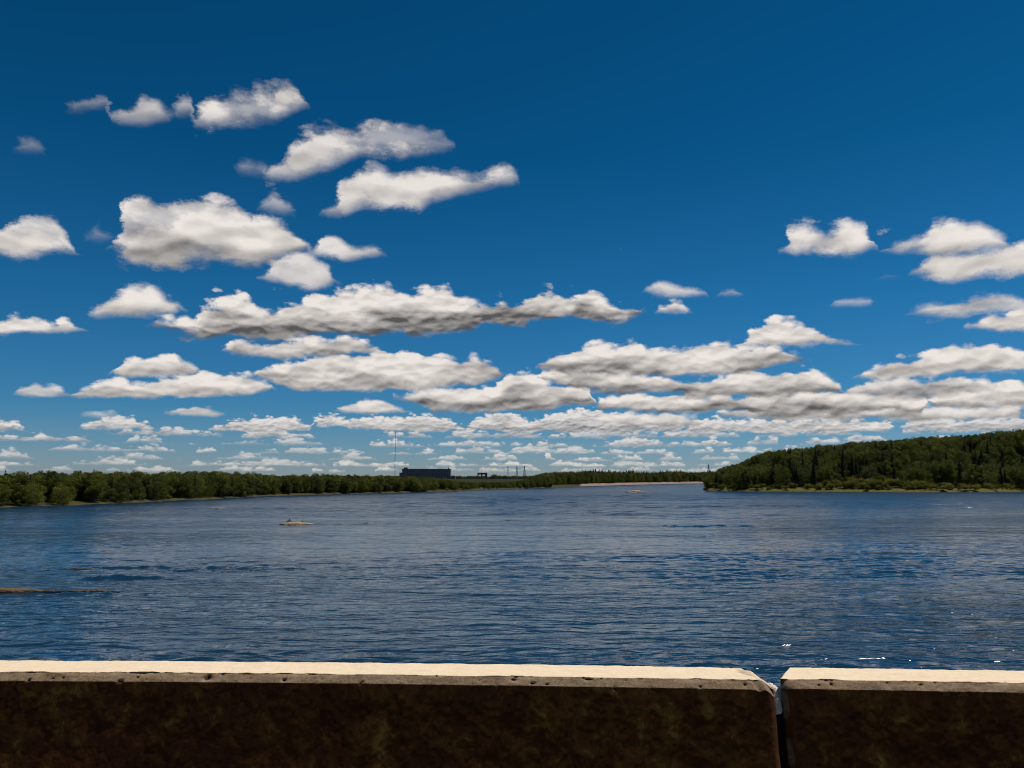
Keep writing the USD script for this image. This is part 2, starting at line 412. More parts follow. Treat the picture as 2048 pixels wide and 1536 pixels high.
def concrete():
    """weathered parapet concrete: cream top, shade painted into bevel and road side along with mottled stain"""
    q = Graph()
    ge = q.add('geometry')
    pos = ge + '.position'
    fine = q.noise(pos, 90, 5, .65)
    mid = q.noise(pos, 9, 5, .6)
    streak = q.noise(q.mapping(pos, sc=(2.2, 9, 9)), 3, 6, .62, dist=.6)
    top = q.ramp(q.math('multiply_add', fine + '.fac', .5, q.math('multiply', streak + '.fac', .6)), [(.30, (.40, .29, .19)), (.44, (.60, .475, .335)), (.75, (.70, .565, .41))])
    edge = q.ramp(q.math('multiply_add', fine + '.fac', .5, q.math('multiply', streak + '.fac', .55)), [(.36, (.07, .044, .025)), (.50, (.19, .128, .075)), (.66, (.29, .215, .14))])  # bevel colour darkened to stand in for its weaker light
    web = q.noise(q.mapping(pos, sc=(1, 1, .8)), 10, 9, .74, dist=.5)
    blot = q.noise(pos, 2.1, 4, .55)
    shaded_grime = q.ramp(q.math('multiply_add', web + '.fac', .75, q.math('multiply', blot + '.fac', .35)), [(.40, (.030, .008, .0015)), (.54, (.050, .014, .002)), (.63, (.085, .033, .004)), (.76, (.22, .12, .025))])  # near-black brown paints the road face's shade, mottled with stain
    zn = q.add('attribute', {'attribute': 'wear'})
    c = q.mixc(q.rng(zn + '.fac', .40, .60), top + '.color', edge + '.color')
    c = q.mixc(q.rng(q.math('multiply_add', q.math('subtract', mid + '.fac', .5), .25, zn + '.fac'), 1.38, 1.56), c, shaded_grime + '.color')
    p = q.add('principled_bsdf', {'roughness': .92, 'specular_ior_level': .15}, base_color=c)
    b = q.add('bump', {'distance': .004, 'strength': .8}, height=q.math('multiply_add', fine + '.fac', .5, mid + '.fac'))
    q.put(p, 'normal', b + '.normal')
    return q.make('/World/Looks/parapet_concrete', surface=p + '.BSDF')


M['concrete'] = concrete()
M['filler'] = plain('joint_filler', (.50, .42, .34), .9, .12, 30, bump=.002, bscale=120)
M['gap_dark'] = plain('gap_black', (.012, .011, .010), .8, .2, 8)  # black of the block added to darken the open joint
M['asphalt'] = plain('asphalt', (.05, .05, .05), .9, .3, 6, bump=.004, bscale=150)
M['deck'] = plain('deck_concrete', (.3, .28, .25), .9, .2, 2)
M['rock'] = river_rock('tan_rock', (.28, .185, .10), 1.2)
M['pink_rock'] = plain('pink_rock', (.30, .19, .145), .9, .4, .5, bump=.1, bscale=2, space='world')
M['wet_rock'] = river_rock('wet_rock', (.11, .066, .030), 2.6)
M['pale_rock'] = plain('pale_shore_rock', (.17, .118, .088), .9, .45, .12, bump=.3, bscale=.6, space='world')
M['feather'] = plain('dark_feathers', (.018, .017, .018), .6, .3, 20)
M['plant_wall'] = plain('powerhouse_brick', (.065, .07, .09), .85, .25, .12)
M['plant_trim'] = plain('powerhouse_trim', (.085, .09, .11), .85, .2, .2)
M['copper'] = plain('green_roof_edge', (.05, .10, .075), .6, .3, .3)
M['dark_glass'] = plain('dark_window_glass', (.02, .025, .035), .15, .2, .3)
M['steel'] = plain('galvanised_steel', (.16, .17, .19), .5, .2, .5, metal=.3)
M['dark_steel'] = plain('painted_dark_steel', (.035, .04, .05), .6, .2, .3)
M['rust'] = plain('rusty_red_steel', (.30, .11, .08), .8, .3, .5)
M['dam'] = plain('dam_concrete', (.045, .046, .055), .9, .35, .15)
M['house'] = plain('tan_render', (.50, .38, .29), .9, .15, .4)
M['house_roof'] = plain('brown_roof', (.14, .09, .07), .9, .2, .5)


def land(name, grass, rock, far):
    q = Graph()
    pos = q.add('geometry') + '.position'
    z = q.add('separate_xyz', vector=pos) + '.z'
    n = q.noise(pos, .35, 6, .65)
    n2 = q.noise(pos, .05, 4, .6)
    gr = q.ramp(n + '.fac', [(.3, [c * .55 for c in grass]), (.7, [c * 1.25 for c in grass])])
    rk = q.ramp(n + '.fac', [(.3, [c * .5 for c in rock]), (.7, [c * 1.2 for c in rock])])
    k = q.rng(q.math('multiply_add', q.math('subtract', n + '.fac', .5), 2.4, q.math('multiply_add', q.math('subtract', n2 + '.fac', .5), 1.4, z)), .25, .75)
    c = q.mixc(k, rk + '.color', gr + '.color')
    c = q.mixc(q.rng(z, 2.0, 4.0), c, far)
    p = q.add('principled_bsdf', {'roughness': .95, 'specular_ior_level': .1}, base_color=c)
    b = q.add('bump', {'distance': .5, 'strength': 1.0}, height=n + '.fac')
    q.put(p, 'normal', b + '.normal')
    return q.make('/World/Looks/' + name, surface=p + '.BSDF')


M['left_land'] = land('left_bank_ground', (.045, .044, .010), (.07, .05, .03), (.018, .02, .006))
M['right_land'] = land('right_bank_ground', (.090, .080, .015), (.11, .078, .042), (.022, .024, .007))


def water():
    q = Graph()
    pos = q.add('geometry') + '.position'
    flat = q.mapping(pos, sc=(.38, 1.0, 1.0))
    r1 = q.noise(flat, .75, 2.5, .5, dist=.5)
    r2 = q.noise(q.mapping(pos, rot=(0, 0, .5), sc=(.7, 1, 1)), 2.6, 3, .55, dist=.4)
    sw = q.noise(q.mapping(pos, sc=(.35, 1, 1)), .2, 4, .55)
    patch = q.noise(q.mapping(pos, rot=(0, 0, .12), sc=(.22, 1, 1)), .022, 5, .62, dist=.8)
    yy = q.add('separate_xyz', vector=pos) + '.y'
    slick = q.math('multiply', q.rng(yy, 70.0, 105.0, 0, 1, 'smoothstep'), q.rng(yy, 170.0, 290.0, 1, 0, 'smoothstep'))
    calm = q.rng(q.math('multiply_add', slick, -.11, patch + '.fac'), .34, .60, .16, 1.0, 'smoothstep')
    h = q.math('multiply_add', r1 + '.fac', .50, q.math('multiply', r2 + '.fac', .06))
    h = q.math('multiply', h, calm)
    h = q.math('multiply_add', q.math('multiply', sw + '.fac', q.math('multiply_add', calm, .6, .4)), .9, h)
    b = q.add('bump', {'distance': 1.0, 'strength': 1.0, 'filter_width': .01}, height=h)
    p = q.add('principled_bsdf', {'base_color': (.006, .026, .052), 'ior': 1.333, 'specular_ior_level': .5}, normal=b + '.normal', roughness=q.rng(yy, 60.0, 420.0, .07, .24))
    return q.make('/World/Looks/river_water', surface=p + '.BSDF')


M['water'] = water()

# ------------------------------------------------------------------ the river: one sheet to the horizon, finely waved where near
an = np.r_[np.linspace(-180, -44, 18)[:-1], np.linspace(-44, 44, 560), np.linspace(44, 180, 18)[1:]]
an = np.radians(an)
rad = np.r_[[.5, 6, 14, 24, 30, 35], np.linspace(38, 120, 320), np.linspace(120.7, 640, 560), np.geomspace(655, 26000, 50)]
R, A = np.meshgrid(rad, an, indexing='ij')
X, Y = R * np.sin(A), R * np.cos(A)
amp = np.clip((R - 30) / 8, 0, 1) * np.clip((260 - R) / 160, 0, 1) * (np.abs(np.degrees(A)) < 43.9)
P3 = np.stack([X * .42, Y * .85, np.zeros_like(X)], -1)
Q3 = np.stack([X * .12, Y * .24, np.ones_like(X) * 5], -1)
rough = np.clip(meshkit.fbm(np.stack([X * .012, Y * .05, np.zeros_like(X)], -1), 4, 31) * 2.2 - .55, .15, 1)
far_amp = np.clip((R - 30) / 8, 0, 1) * np.clip((640 - R) / 200, 0, 1) * (np.abs(np.degrees(A)) < 43.9)
slick = 1 - .6 * np.clip((Y - 72) / 30, 0, 1) * np.clip((300 - Y) / 110, 0, 1) * np.clip(meshkit.fbm(np.stack([X * .010, Y * .03, X * 0 + 4], -1), 3, 61) * 3 - .75, 0, 1)
Z = slick * amp * .66 * rough * (meshkit.fbm(P3, 3, 11) - .5) + slick * far_amp * (.26 + .70 * np.clip((R - 110) / 200, 0, 1)) * (.35 + .65 * rough) * (meshkit.fbm(Q3, 3, 12) - .5)


def riffle(px0, px1, py, hgt, wid, seed):
    """a standing ridge of water where the current runs over a hidden ledge"""
    a, b = ground(px0, py)[:2], ground(px1, py)[:2]
    t = ((X - a[0]) * (b - a)[0] + (Y - a[1]) * (b - a)[1]) / np.dot(b - a, b - a)
    wob = 1.6 * (meshkit.fbm(np.stack([X * .15, X * 0, X * 0], -1), 3, seed) - .5) * wid * 2
    d = Y - (a[1] + t * (b - a)[1]) + wob
    along = np.clip(t * 6, 0, 1) * np.clip((1 - t) * 1.6, 0, 1)
    chop = np.clip(meshkit.fbm(np.stack([X * .55, Y * 1.1, X * 0 + seed], -1), 4, seed + 5) * 3.2 - 1.0, 0, 1.4)
    return hgt * along * chop * (np.exp(-(d / wid) ** 2) - .6 * np.exp(-((d + 2.2 * wid) / (1.3 * wid)) ** 2))


for args in ((128, 700, 1137, .26, .7, 41), (150, 440, 1156, .26, .6, 42), (30, 480, 1186, .20, .5, 43), (1270, 1700, 1052, .22, 1.6, 44), (640, 900, 1047, .2, 1.5, 45)):
    Z = Z + riffle(*args) * (amp > 0)
v = np.stack([X, Y, Z], -1).reshape(-1, 3)
fc = grid_faces(len(rad), len(an))
obj('river', trimesh.Trimesh(v, fc[:, ::-1], process=False), M['water'], smooth=True, kind='structure')

# ------------------------------------------------------------------ river banks and land
def strip(pts, dirs, offs, hfun, name, mat):
    pts, dirs = np.asarray(pts), np.asarray(dirs)
    s = np.r_[0, np.cumsum(np.linalg.norm(np.diff(pts, axis=0), axis=1))]
    ss = np.unique(np.r_[np.arange(0, s[-1], 4.0), s])
    p = np.stack([np.interp(ss, s, pts[:, k]) for k in (0, 1)], 1)
    d = np.stack([np.interp(ss, s, dirs[:, k]) for k in (0, 1)], 1)
    d /= np.linalg.norm(d, axis=1, keepdims=True)
    wob = (meshkit.fbm(np.stack([p[:, 0] * .06, p[:, 1] * .06, p[:, 0] * 0], 1), 4, 3) - .5) * 7
    O = np.asarray(offs, float)
    xy = p[:, None] + d[:, None] * (O[None, :, None] + (wob[:, None] * np.clip((40 - O) / 40, 0, 1))[..., None])
    z = hfun(np.broadcast_to(ss[:, None], xy.shape[:2]), np.broadcast_to(O[None], xy.shape[:2]), xy)
    v = np.concatenate([xy, z[..., None]], -1)
    obj(name, trimesh.Trimesh(v.reshape(-1, 3), grid_faces(*xy.shape[:2]), process=False), mat, smooth=True, kind='structure')
    return p, d, ss


def rise(o, table):
    return np.interp(o, [t[0] for t in table], [t[1] for t in table])


LEFT = [(0, 1015), (100, 1011.5), (200, 1008), (300, 1003.5), (400, 999), (470, 995.5), (540, 992), (620, 990), (700, 987.6), (780, 986), (850, 984.3), (900, 982.5), (950, 980.6), (1010, 978), (1060, 977), (1100, 975.2), (1140, 973.4), (1170, 972.2), (1230, 970.4), (1300, 968.6), (1370, 967.2), (1440, 966.3), (1560, 965.8)]
lp = np.array([ground(*p)[:2] for p in LEFT])
back = lp[0] - lp[2]; back /= np.linalg.norm(back)
lp = np.vstack([lp[0] + back * 420, lp[0] + back * 200, lp, lp[-1] + [400, -40], lp[-1] + [1500, -100]])
ld = np.array([(-.93, .36)] * 10 + [(-.8, .6)] * 5 + [(-.45, .9)] * 4 + [(0, 1)] * (len(lp) - 19))


def left_h(s, o, xy):
    n = meshkit.fbm(np.stack([xy[..., 0] * .05, xy[..., 1] * .05, xy[..., 0] * 0], -1), 3, 8) - .5
    h = rise(o, [(-6, -1.2), (0, -.25), (2, .35), (5, 1.0), (12, 1.6), (40, 2.5), (120, 4), (600, 5), (26000, 8)])
    return h + n * np.clip(o, 0, 40) * .03


L_p, L_d, L_s = strip(lp, ld, [-6, -2, 0, 1.5, 3, 5, 8, 12, 18, 28, 45, 80, 150, 300, 700, 2000, 8000, 26000], left_h, 'left_bank', M['left_land'])

RIGHT = [(1405, 979.2), (1416, 981.4), (1450, 982.0), (1500, 982.6), (1600, 983.2), (1700, 983.8), (1850, 984.3), (1950, 984.2), (2048, 983.4), (2200, 983.8)]
rp = np.array([ground(*p)[:2] for p in RIGHT])
rp = np.vstack([rp, rp[-1] + [150, -10], rp[-1] + [700, -150]])
rd = np.array([(.45, .9), (.35, .94), (.25, .97)] + [(.12, 1)] * (len(rp) - 3))
RS = np.r_[0, np.cumsum(np.linalg.norm(np.diff(rp, axis=0), axis=1))]
CREST = np.interp(np.arange(0, 1200, 1.0), [0, 12, 30, 45, 70, 105, 140, 190, 240, 320, 1200], [2.0, 3.5, 8, 12, 19, 23.5, 27, 30, 35, 40, 44])


def right_z(s, o):
    c = np.interp(s - .45 * np.maximum(o - 70, 0), np.arange(0, 1200, 1.0), CREST)
    low = rise(o, [(-6, -1.2), (0, -.25), (1.5, .7), (4, 1.3), (10, 2.0), (24, 3.2)])
    k = np.clip((o - 22) / 95, 0, 1)
    return low + np.maximum(c - 3.2, 0) * (k * k * (3 - 2 * k))


def right_h(s, o, xy):
    n = meshkit.fbm(np.stack([xy[..., 0] * .06, xy[..., 1] * .06, xy[..., 0] * 0], -1), 3, 9) - .5
    return right_z(s, o) + n * np.clip(o, 0, 30) * .05


R_p, R_d, R_s = strip(rp, rd, [-6, -2, 0, 1.5, 3, 5, 8, 12, 17, 24, 34, 46, 60, 80, 100, 125, 160, 240, 330], right_h, 'right_bank', M['right_land'])

# ------------------------------------------------------------------ trees
def leaf_cards(c, size, r, out):
    """one bent leaf clump (two triangles) of about the given size at each centre, facing roughly outwards"""
    n = len(c)
    nn = out + r.normal(size=(n, 3)) * .45
    a = np.cross(nn, r.normal(size=(n, 3))); a /= np.linalg.norm(a, axis=1, keepdims=True)
    b = np.cross(nn, a); b /= np.linalg.norm(b, axis=1, keepdims=True)
    s = (size * r.uniform(.6, 1.35, n))[:, None]
    k = np.cross(a, b) * s * .35
    v = np.stack([c - a * s * .6, c + b * s * .5 + k, c + a * s * .6, c - b * s * .5 + k], 1).reshape(-1, 3)
    i = np.arange(n)[:, None] * 4
    return v, np.vstack([i + [0, 1, 2], i + [0, 2, 3]])


def broadleaf(seed, h=12.0, spread=.30, low=.16, n=3000):
    r = np.random.default_rng(seed)
    lean = r.normal(0, .25, 2)
    spine = lambda t: np.array([lean[0] * t * t * 2, lean[1] * t * t * 2, h * t])
    trunk = [bar(spine(t0), spine(t1), .17 * (1 - t0 * .85), 6, .17 * (1 - t1 * .85)) for t0, t1 in ((-.04, .25), (.25, .5), (.5, .72), (.72, .93))]
    lobes = []
    for k in range(17):
        t = low + (1 - low - .08) * (k + r.uniform(0, 1)) / 17
        prof = math.sin(math.pi * min(1, ((t - low) / (1 - low)) * .72 + .18)) ** .6
        ph = k * 2.4 + r.uniform(-.5, .5)
        reach = h * spread * prof * r.uniform(.35, .95)
        c = spine(t) + [reach * math.cos(ph), reach * math.sin(ph), 0]
        lobes.append((c, h * spread * r.uniform(.26, .46) * (.55 + .45 * prof)))
        trunk.append(bar(spine(max(.1, t - .14)), c, .05, 4, .015))
    lobes.append((spine(.95), h * .055))
    cs, ds = [], []
    wsum = sum(l[1] ** 2 for l in lobes)
    for c, q in lobes:
        m = int(n * q * q / wsum)
        d = r.normal(size=(m, 3)); d /= np.linalg.norm(d, axis=1, keepdims=True)
        cs.append(c + d * (q * r.uniform(.45, 1.15, m) ** .6)[:, None] * [1, 1, .85]); ds.append(d)
    return join(trunk), trimesh.Trimesh(*leaf_cards(np.vstack(cs), h * .031, r, np.vstack(ds)), process=False)


def spruce(seed, h=14.0, n=1500):
    r = np.random.default_rng(seed)
    trunk = bar([0, 0, -.4], [0, 0, h * .97], .16, 6, .02)
    t = 1 - r.uniform(0, 1, n) ** .62 * .93
    tier = np.round(t * 26) / 26
    t = .65 * tier + .35 * t
    lim = h * .135 * (1.03 - t) ** .82 * (1 + .3 * np.sin(tier * 57 + seed))
    ph = r.uniform(0, 2 * np.pi, n)
    rr = lim * r.uniform(.15, 1, n) ** .6
    c = np.stack([rr * np.cos(ph), rr * np.sin(ph), h * t - rr * .35], 1)
    return trunk, trimesh.Trimesh(*leaf_cards(c, h * .030, r, np.stack([np.cos(ph), np.sin(ph), np.full(n, .7)], 1)), process=False)


def shrub(seed, h=3.0, n=700):
    r = np.random.default_rng(seed)
    stems, cs, ds = [], [], []
    for k in range(9):
        ph, rr = r.uniform(0, 6.28), h * .5 * r.uniform(.1, 1)
        top = np.array([rr * math.cos(ph), rr * math.sin(ph), h * r.uniform(.45, .9)])
        stems.append(bar([0, 0, -.2], top, .03, 4, .01))
        d = r.normal(size=(n // 9, 3)); d /= np.linalg.norm(d, axis=1, keepdims=True)
        cs.append(top * [1, 1, .78] + d * (h * .27 * r.uniform(.3, 1.1, n // 9))[:, None]); ds.append(d)
    return join(stems), trimesh.Trimesh(*leaf_cards(np.vstack(cs), h * .085, r, np.vstack(ds)), process=False)


KIND = {'broadleaf': ([broadleaf(100 + k, spread=sp, low=lw) for k, (sp, lw) in enumerate(((.38, .08), (.32, .14), (.44, .06), (.36, .18), (.48, .08), (.28, .10)))], 12.0, 'leaf', 'bark'),
        'spruce': ([spruce(200 + k) for k in range(3)], 14.0, 'needle', 'dark_bark'),
        'shrub': ([shrub(300 + k) for k in range(4)], 3.0, 'leaf_bright', 'dark_bark')}
first = {}


def plant(kind, variant, name, label, category, group, loc, h, rot, wide):
    protos, h0, leaf, bark = KIND[kind]
    s = h / h0
    key = (kind, variant)
    if key not in first:
        t = thing(name, label, category, loc, rot, (s * wide, s * wide, s), group)
        wood, crown = protos[variant]
        obj('stem' if kind == 'shrub' else 'trunk', wood, M[bark], t)
        obj('foliage' if kind == 'shrub' else 'crown', crown, M[leaf], t)
        first[key] = t.GetPath()
        return
    copy_of(first[key], name, label, category, loc, rot, (s * wide, s * wide, s), group)


class Wood:
    """trees past those that can be told apart: one object"""

    def __init__(self, name, label, category):
        self.name, self.label, self.category, self.items = name, label, category, []

    def add(self, kind, variant, loc, h, rot, wide):
        self.items.append((kind, variant, loc, h / KIND[kind][1], rot, wide))

    def finish(self):
        path = numbered('/World', self.name)
        pi = UsdGeom.PointInstancer.Define(stage, path)
        data(pi.GetPrim(), label=self.label, category=self.category, kind='stuff')
        keys = sorted({(i[0], i[1]) for i in self.items})
        rel = pi.CreatePrototypesRel()
        for k in keys:
            q = UsdGeom.Xform.Define(stage, f'{path}/{k[0]}_tree' + (f'_{k[1]:03d}' if k[1] else ''))
            wood, crown = KIND[k[0]][0][k[1]]
            obj('trunk', wood, M[KIND[k[0]][3]], q.GetPrim()); obj('crown', crown, M[KIND[k[0]][2]], q.GetPrim())
            rel.AddTarget(q.GetPath())
        pi.CreateProtoIndicesAttr([keys.index((i[0], i[1])) for i in self.items])
        pi.CreatePositionsAttr([Gf.Vec3f(*map(float, i[2])) for i in self.items])
        pi.CreateScalesAttr([Gf.Vec3f(i[3] * i[5], i[3] * i[5], i[3]) for i in self.items])
        pi.CreateOrientationsAttr([Gf.Quath(math.cos(i[4] / 2), 0, 0, math.sin(i[4] / 2)) for i in self.items])


def shore_px(p):
    return 1024 + F * p[0] / p[1] * math.cos(PITCH) / 1.0


tr = np.random.default_rng(21)
LT = [(-100, 946), (0, 946), (60, 946), (150, 943), (240, 945), (330, 945), (420, 943.5), (500, 947), (560, 951), (640, 949.5), (700, 950), (760, 951), (800, 953), (850, 954), (900, 958.5), (915, 962), (940, 964), (1000, 964), (1040, 961), (1065, 954), (1080, 948), (1110, 945), (1145, 944), (1160, 943), (1200, 944), (1250, 945), (1300, 946), (1330, 944), (1400, 945), (1450, 943), (1600, 943)]
left_wood = Wood('left_bank_wood', 'dark green broadleaf wood behind the front trees of the left bank', 'wood')
far_wood = Wood('far_shore_wood', 'dark wood along the far shore between the dam and the right hill', 'wood')
n_left = 0


def left_tree(k, off, row):
    global n_left
    p = L_p[k] + L_d[k] * off + tr.normal(0, 1.0, 2)
    if p[1] < 60:
        return
    px = 1024 + F * p[0] / p[1]
    if px < -160 or px > 1560:
        return
    z = float(rise(np.array(off), [(0, 0), (5, .8), (12, 1.4), (40, 2.3), (120, 4)]))
    top = height_at(np.interp(px, *zip(*LT)), p[1])
    h = (top - z) * min(1.06, max(.72, tr.normal(.94, .07))) * (tr.uniform(.55, .9) if row == 0 else 1)
    h = max(h, 3)
    kind = 'spruce' if tr.random() < (.06 if px < 1160 else .42) else 'broadleaf'
    if kind == 'spruce':
        h *= 1.06 if px < 1160 else tr.uniform(1.0, 1.28)
    var = int(tr.integers(3 if kind == 'spruce' else 6))
    args = ((p[0], p[1], z - .1), h, tr.uniform(0, 360), tr.uniform(.85, 1.25))
    if px < 1165 and row < 2 and n_left < 175 and kind == 'broadleaf':
        n_left += 1
        where = 'in the left bank wood at the left edge of the picture' if px < 250 else 'in the left bank wood behind the thin pale rock' if px < 520 else 'in the left bank wood beyond the birds on the tan rock' if px < 740 else 'in the left bank wood between the radio mast and the powerhouse' if px < 815 else 'below the windows of the powerhouse' if px < 915 else 'on the low point in front of the dam'
        plant(kind, var, 'broadleaf_tree', 'dark leafy tree ' + where, 'tree', 'trees ' + where, *args)
    else:
        (left_wood if px < 1165 else far_wood).add(kind, var, args[0], h, math.radians(args[2]), args[3])


idx_step = 1
for row, off in enumerate((5, 9, 13, 18, 24, 31, 40)):
    for k in range(0, len(L_s)):
        if L_p[k][1] > 1700:
            continue
        dist = L_p[k][1]
        if tr.random() < (.85 if dist < 760 else .9):
            o = off + tr.uniform(-2.5, 2.5)
            if dist > 820:
                o += 22
            left_tree(k, o, row)
# woods far beyond the dam
for _ in range(1500):
    D = tr.uniform(1950, 2700)
    px = tr.uniform(-150, 1600)
    x, y = column(px, D)
    far_wood.add('broadleaf', int(tr.integers(6)), (x, y, 4.5), tr.uniform(6.5, 9.5) * (1.25 if 985 < px < 1000 or 1085 < px else 1), tr.uniform(0, 6.28), tr.uniform(1, 1.5))
left_wood.finish()

# the wooded hill on the right
hill_wood = Wood('hill_wood', 'broadleaf and spruce wood covering the upper slope of the right-hand hill', 'wood')
cand = []
for _ in range(2600):
    s, o = tr.uniform(0, 420), tr.uniform(9, 150)
    k = min(int(np.searchsorted(R_s, s)), len(R_s) - 1)
    p = R_p[k] + R_d[k] * o + tr.normal(0, .6, 2)
    z = float(right_z(np.array(s), np.array(o)))
    px = 1024 + F * p[0] / p[1]
    if px > 2180 or (o < 24 and tr.random() < .55):
        continue
    clear = np.interp(px, [1400, 1560, 1640, 1700, 1800, 1860, 2048], [6, 14, 22, 36, 34, 22, 14])
    if o < clear:
        continue
    conifer = tr.random() < np.interp(px, [1400, 1520, 1600, 1700, 1760, 1800, 1880, 1940, 2048], [.12, .15, .6, .65, .5, .2, .25, .5, .4]) * (1 if o < 58 else .25)
    h = tr.normal(14.0, 2.4) if not conifer else tr.normal(16.5, 3.0)
    h *= np.interp(s, [0, 30, 80], [.55, .9, 1])
    lim = height_at(np.interp(px, [1400, 1416, 1440, 1480, 1505, 1540, 1600, 1700, 1800, 1850, 1950, 2000, 2048, 2180], [959, 953, 937, 924, 913, 902, 895, 885, 880, 874, 869, 862, 859, 850]), p[1]) - z
    if lim < 3:
        continue
    cand.append((o, p[0], p[1], z, min(max(h, 4), lim * tr.uniform(.80, 1.08)), conifer, px))
cand.sort()
count = {'spruce': 0, 'broadleaf': 0}
kept = []
for o, x, y, z, h, conifer, px in cand:
    if any((x - a) ** 2 + (y - b) ** 2 < 4.2 ** 2 for a, b in kept[-260:]):
        continue
    kept.append((x, y))
    kind = 'spruce' if conifer else 'broadleaf'
    var = int(tr.integers(3 if conifer else 6))
    rot, wide = tr.uniform(0, 360), tr.uniform(.85, 1.2)
    if count[kind] < (75 if conifer else 125) and px < 2060:
        count[kind] += 1
        where = 'at the low tip of the right-hand hill' if px < 1530 else 'on the left flank of the right-hand hill' if px < 1700 else 'on the middle slope of the right-hand hill' if px < 1880 else 'on the right-hand hill next to the right edge of the picture'
        if conifer:
            plant(kind, var, 'spruce_tree', 'dark pointed spruce ' + where, 'tree', 'spruces ' + where, (x, y, z - .2), h, rot, wide)
        else:
            plant(kind, var, 'broadleaf_tree', 'leafy green tree ' + where, 'tree', 'broadleaf trees ' + where, (x, y, z - .2), h, rot, wide)
    else:
        hill_wood.add(kind, var, (x, y, z - .2), h, math.radians(rot), wide)
hill_wood.finish()
for _ in range(560):
    s, o = tr.uniform(2, 330), tr.uniform(3.5, 44)
    k = min(int(np.searchsorted(R_s, s)), len(R_s) - 1)
    p = R_p[k] + R_d[k] * o
    px = 1024 + F * p[0] / p[1]
    if px > 2060 or px < 1412 or o > np.interp(px, [1400, 1560, 1640, 1700, 1800, 1860, 2048], [12, 22, 30, 42, 40, 28, 20]):
        continue
    where = 'at the low tip of the right-hand hill' if px < 1530 else 'below the dark spruces of the right-hand hill' if px < 1700 else 'below the middle slope of the right-hand hill' if px < 1880 else 'near the right edge of the picture'
    plant('shrub', int(tr.integers(4)), 'shrub', 'yellow-green bush on the grassy shore ' + where, 'shrub', 'bushes on the shore ' + where, (p[0], p[1], float(right_z(np.array(s), np.array(o))) - .1), tr.uniform(2.0, 4.5) * (1.6 if 1640 < px < 1860 and o > 10 else 1), tr.uniform(0, 360), tr.uniform(.9, 1.5))
for _ in range(90):
    k = int(tr.integers(len(L_s)))
    o = tr.uniform(2.5, 6)
    p = L_p[k] + L_d[k] * o
    px = 1024 + F * p[0] / max(p[1], 1)
    if p[1] < 200 or px > 1100 or px < -20:
        continue
    plant('shrub', int(tr.integers(4)), 'shrub', 'low yellowish bush at the water edge of the left bank', 'shrub', 'bushes along the left bank', (p[0], p[1], .5), tr.uniform(1.2, 2.6), tr.uniform(0, 360), tr.uniform(.9, 1.6))
far_wood.finish()

# ------------------------------------------------------------------ rocks
def rock(name, label, category, px, py, wide, deep, tall, mat, seed, group=None, rot=0.0, tail=0.0):
    m = trimesh.creation.icosphere(4, 1.0)
    v = m.vertices.copy()
    n = meshkit.fbm(v * 2.2 + seed * 7.1, 4, seed) - .5
    n2 = meshkit.fbm(v * [5, 5, 1] + seed, 4, seed + 1) - .5
    v *= (1 + .8 * n)[:, None]
    v[:, 2] = np.sign(v[:, 2]) * np.abs(v[:, 2]) ** .8 + n2 * .8
    v[:, 1] *= np.where(v[:, 0] > 0, 1 - tail * np.clip(v[:, 0], 0, 1) * .8, 1)
    v[:, 2] *= np.where(v[:, 0] > 0, 1 - tail * np.clip(v[:, 0], 0, 1) * .75, 1)
    v *= [wide / 2, deep / 2, tall]
    x, y, _ = ground(px, py)
    t = thing(name, label, category, (x, y, -.12 * tall), rot, None, group)
    p = t.GetPath()
    stage.RemovePrim(p)
    used[('/World', name)] -= 1
    o = obj(name, trimesh.Trimesh(v, m.faces, process=False), mat, None, 40, label=label, category=category, group=group)
    xf = UsdGeom.Xformable(o)
    xf.AddTranslateOp().Set(Gf.Vec3d(x, y, -.12 * tall)); xf.AddRotateZOp().Set(rot)
    return x, y


bx, by = rock('river_rock', 'low tan rock island with dark birds standing on it', 'rock', 597, 1049, 9.0, 5.0, .62, M['rock'], 3, tail=.7)
rock('river_rock', 'thin tan sandbar trailing off the rock with the birds', 'rock', 652, 1048.5, 7.5, 1.5, .16, M['rock'], 5)
rock('river_rock', 'flat pinkish rock in midstream in front of the far pale shore', 'rock', 1272, 984.6, 14.5, 8, 1.3, M['pink_rock'], 8, tail=.4)
rock('river_rock', 'thin pale rock barely above the water below the left wood', 'rock', 437, 1017, 7.5, 3.0, .28, M['rock'], 11)
rock('river_rock', 'brown wave-washed rock shelf at the left edge of the picture', 'rock', 18, 1184, 13.0, 1.5, .34, M['wet_rock'], 13, tail=.6)
rock('river_rock', 'small tan rock awash at the right end of the brown shelf', 'rock', 185, 1184, 4.6, .8, .18, M['wet_rock'], 17)
rock('river_rock', 'dark rock under a ripple, uppermost of the rocks on the left', 'rock', 160, 1138.5, 3.6, .9, .12, M['wet_rock'], 19)
rock('river_rock', 'dark rock awash between the upper ripple and the brown shelf', 'rock', 190, 1156, 3.2, .9, .15, M['wet_rock'], 23)

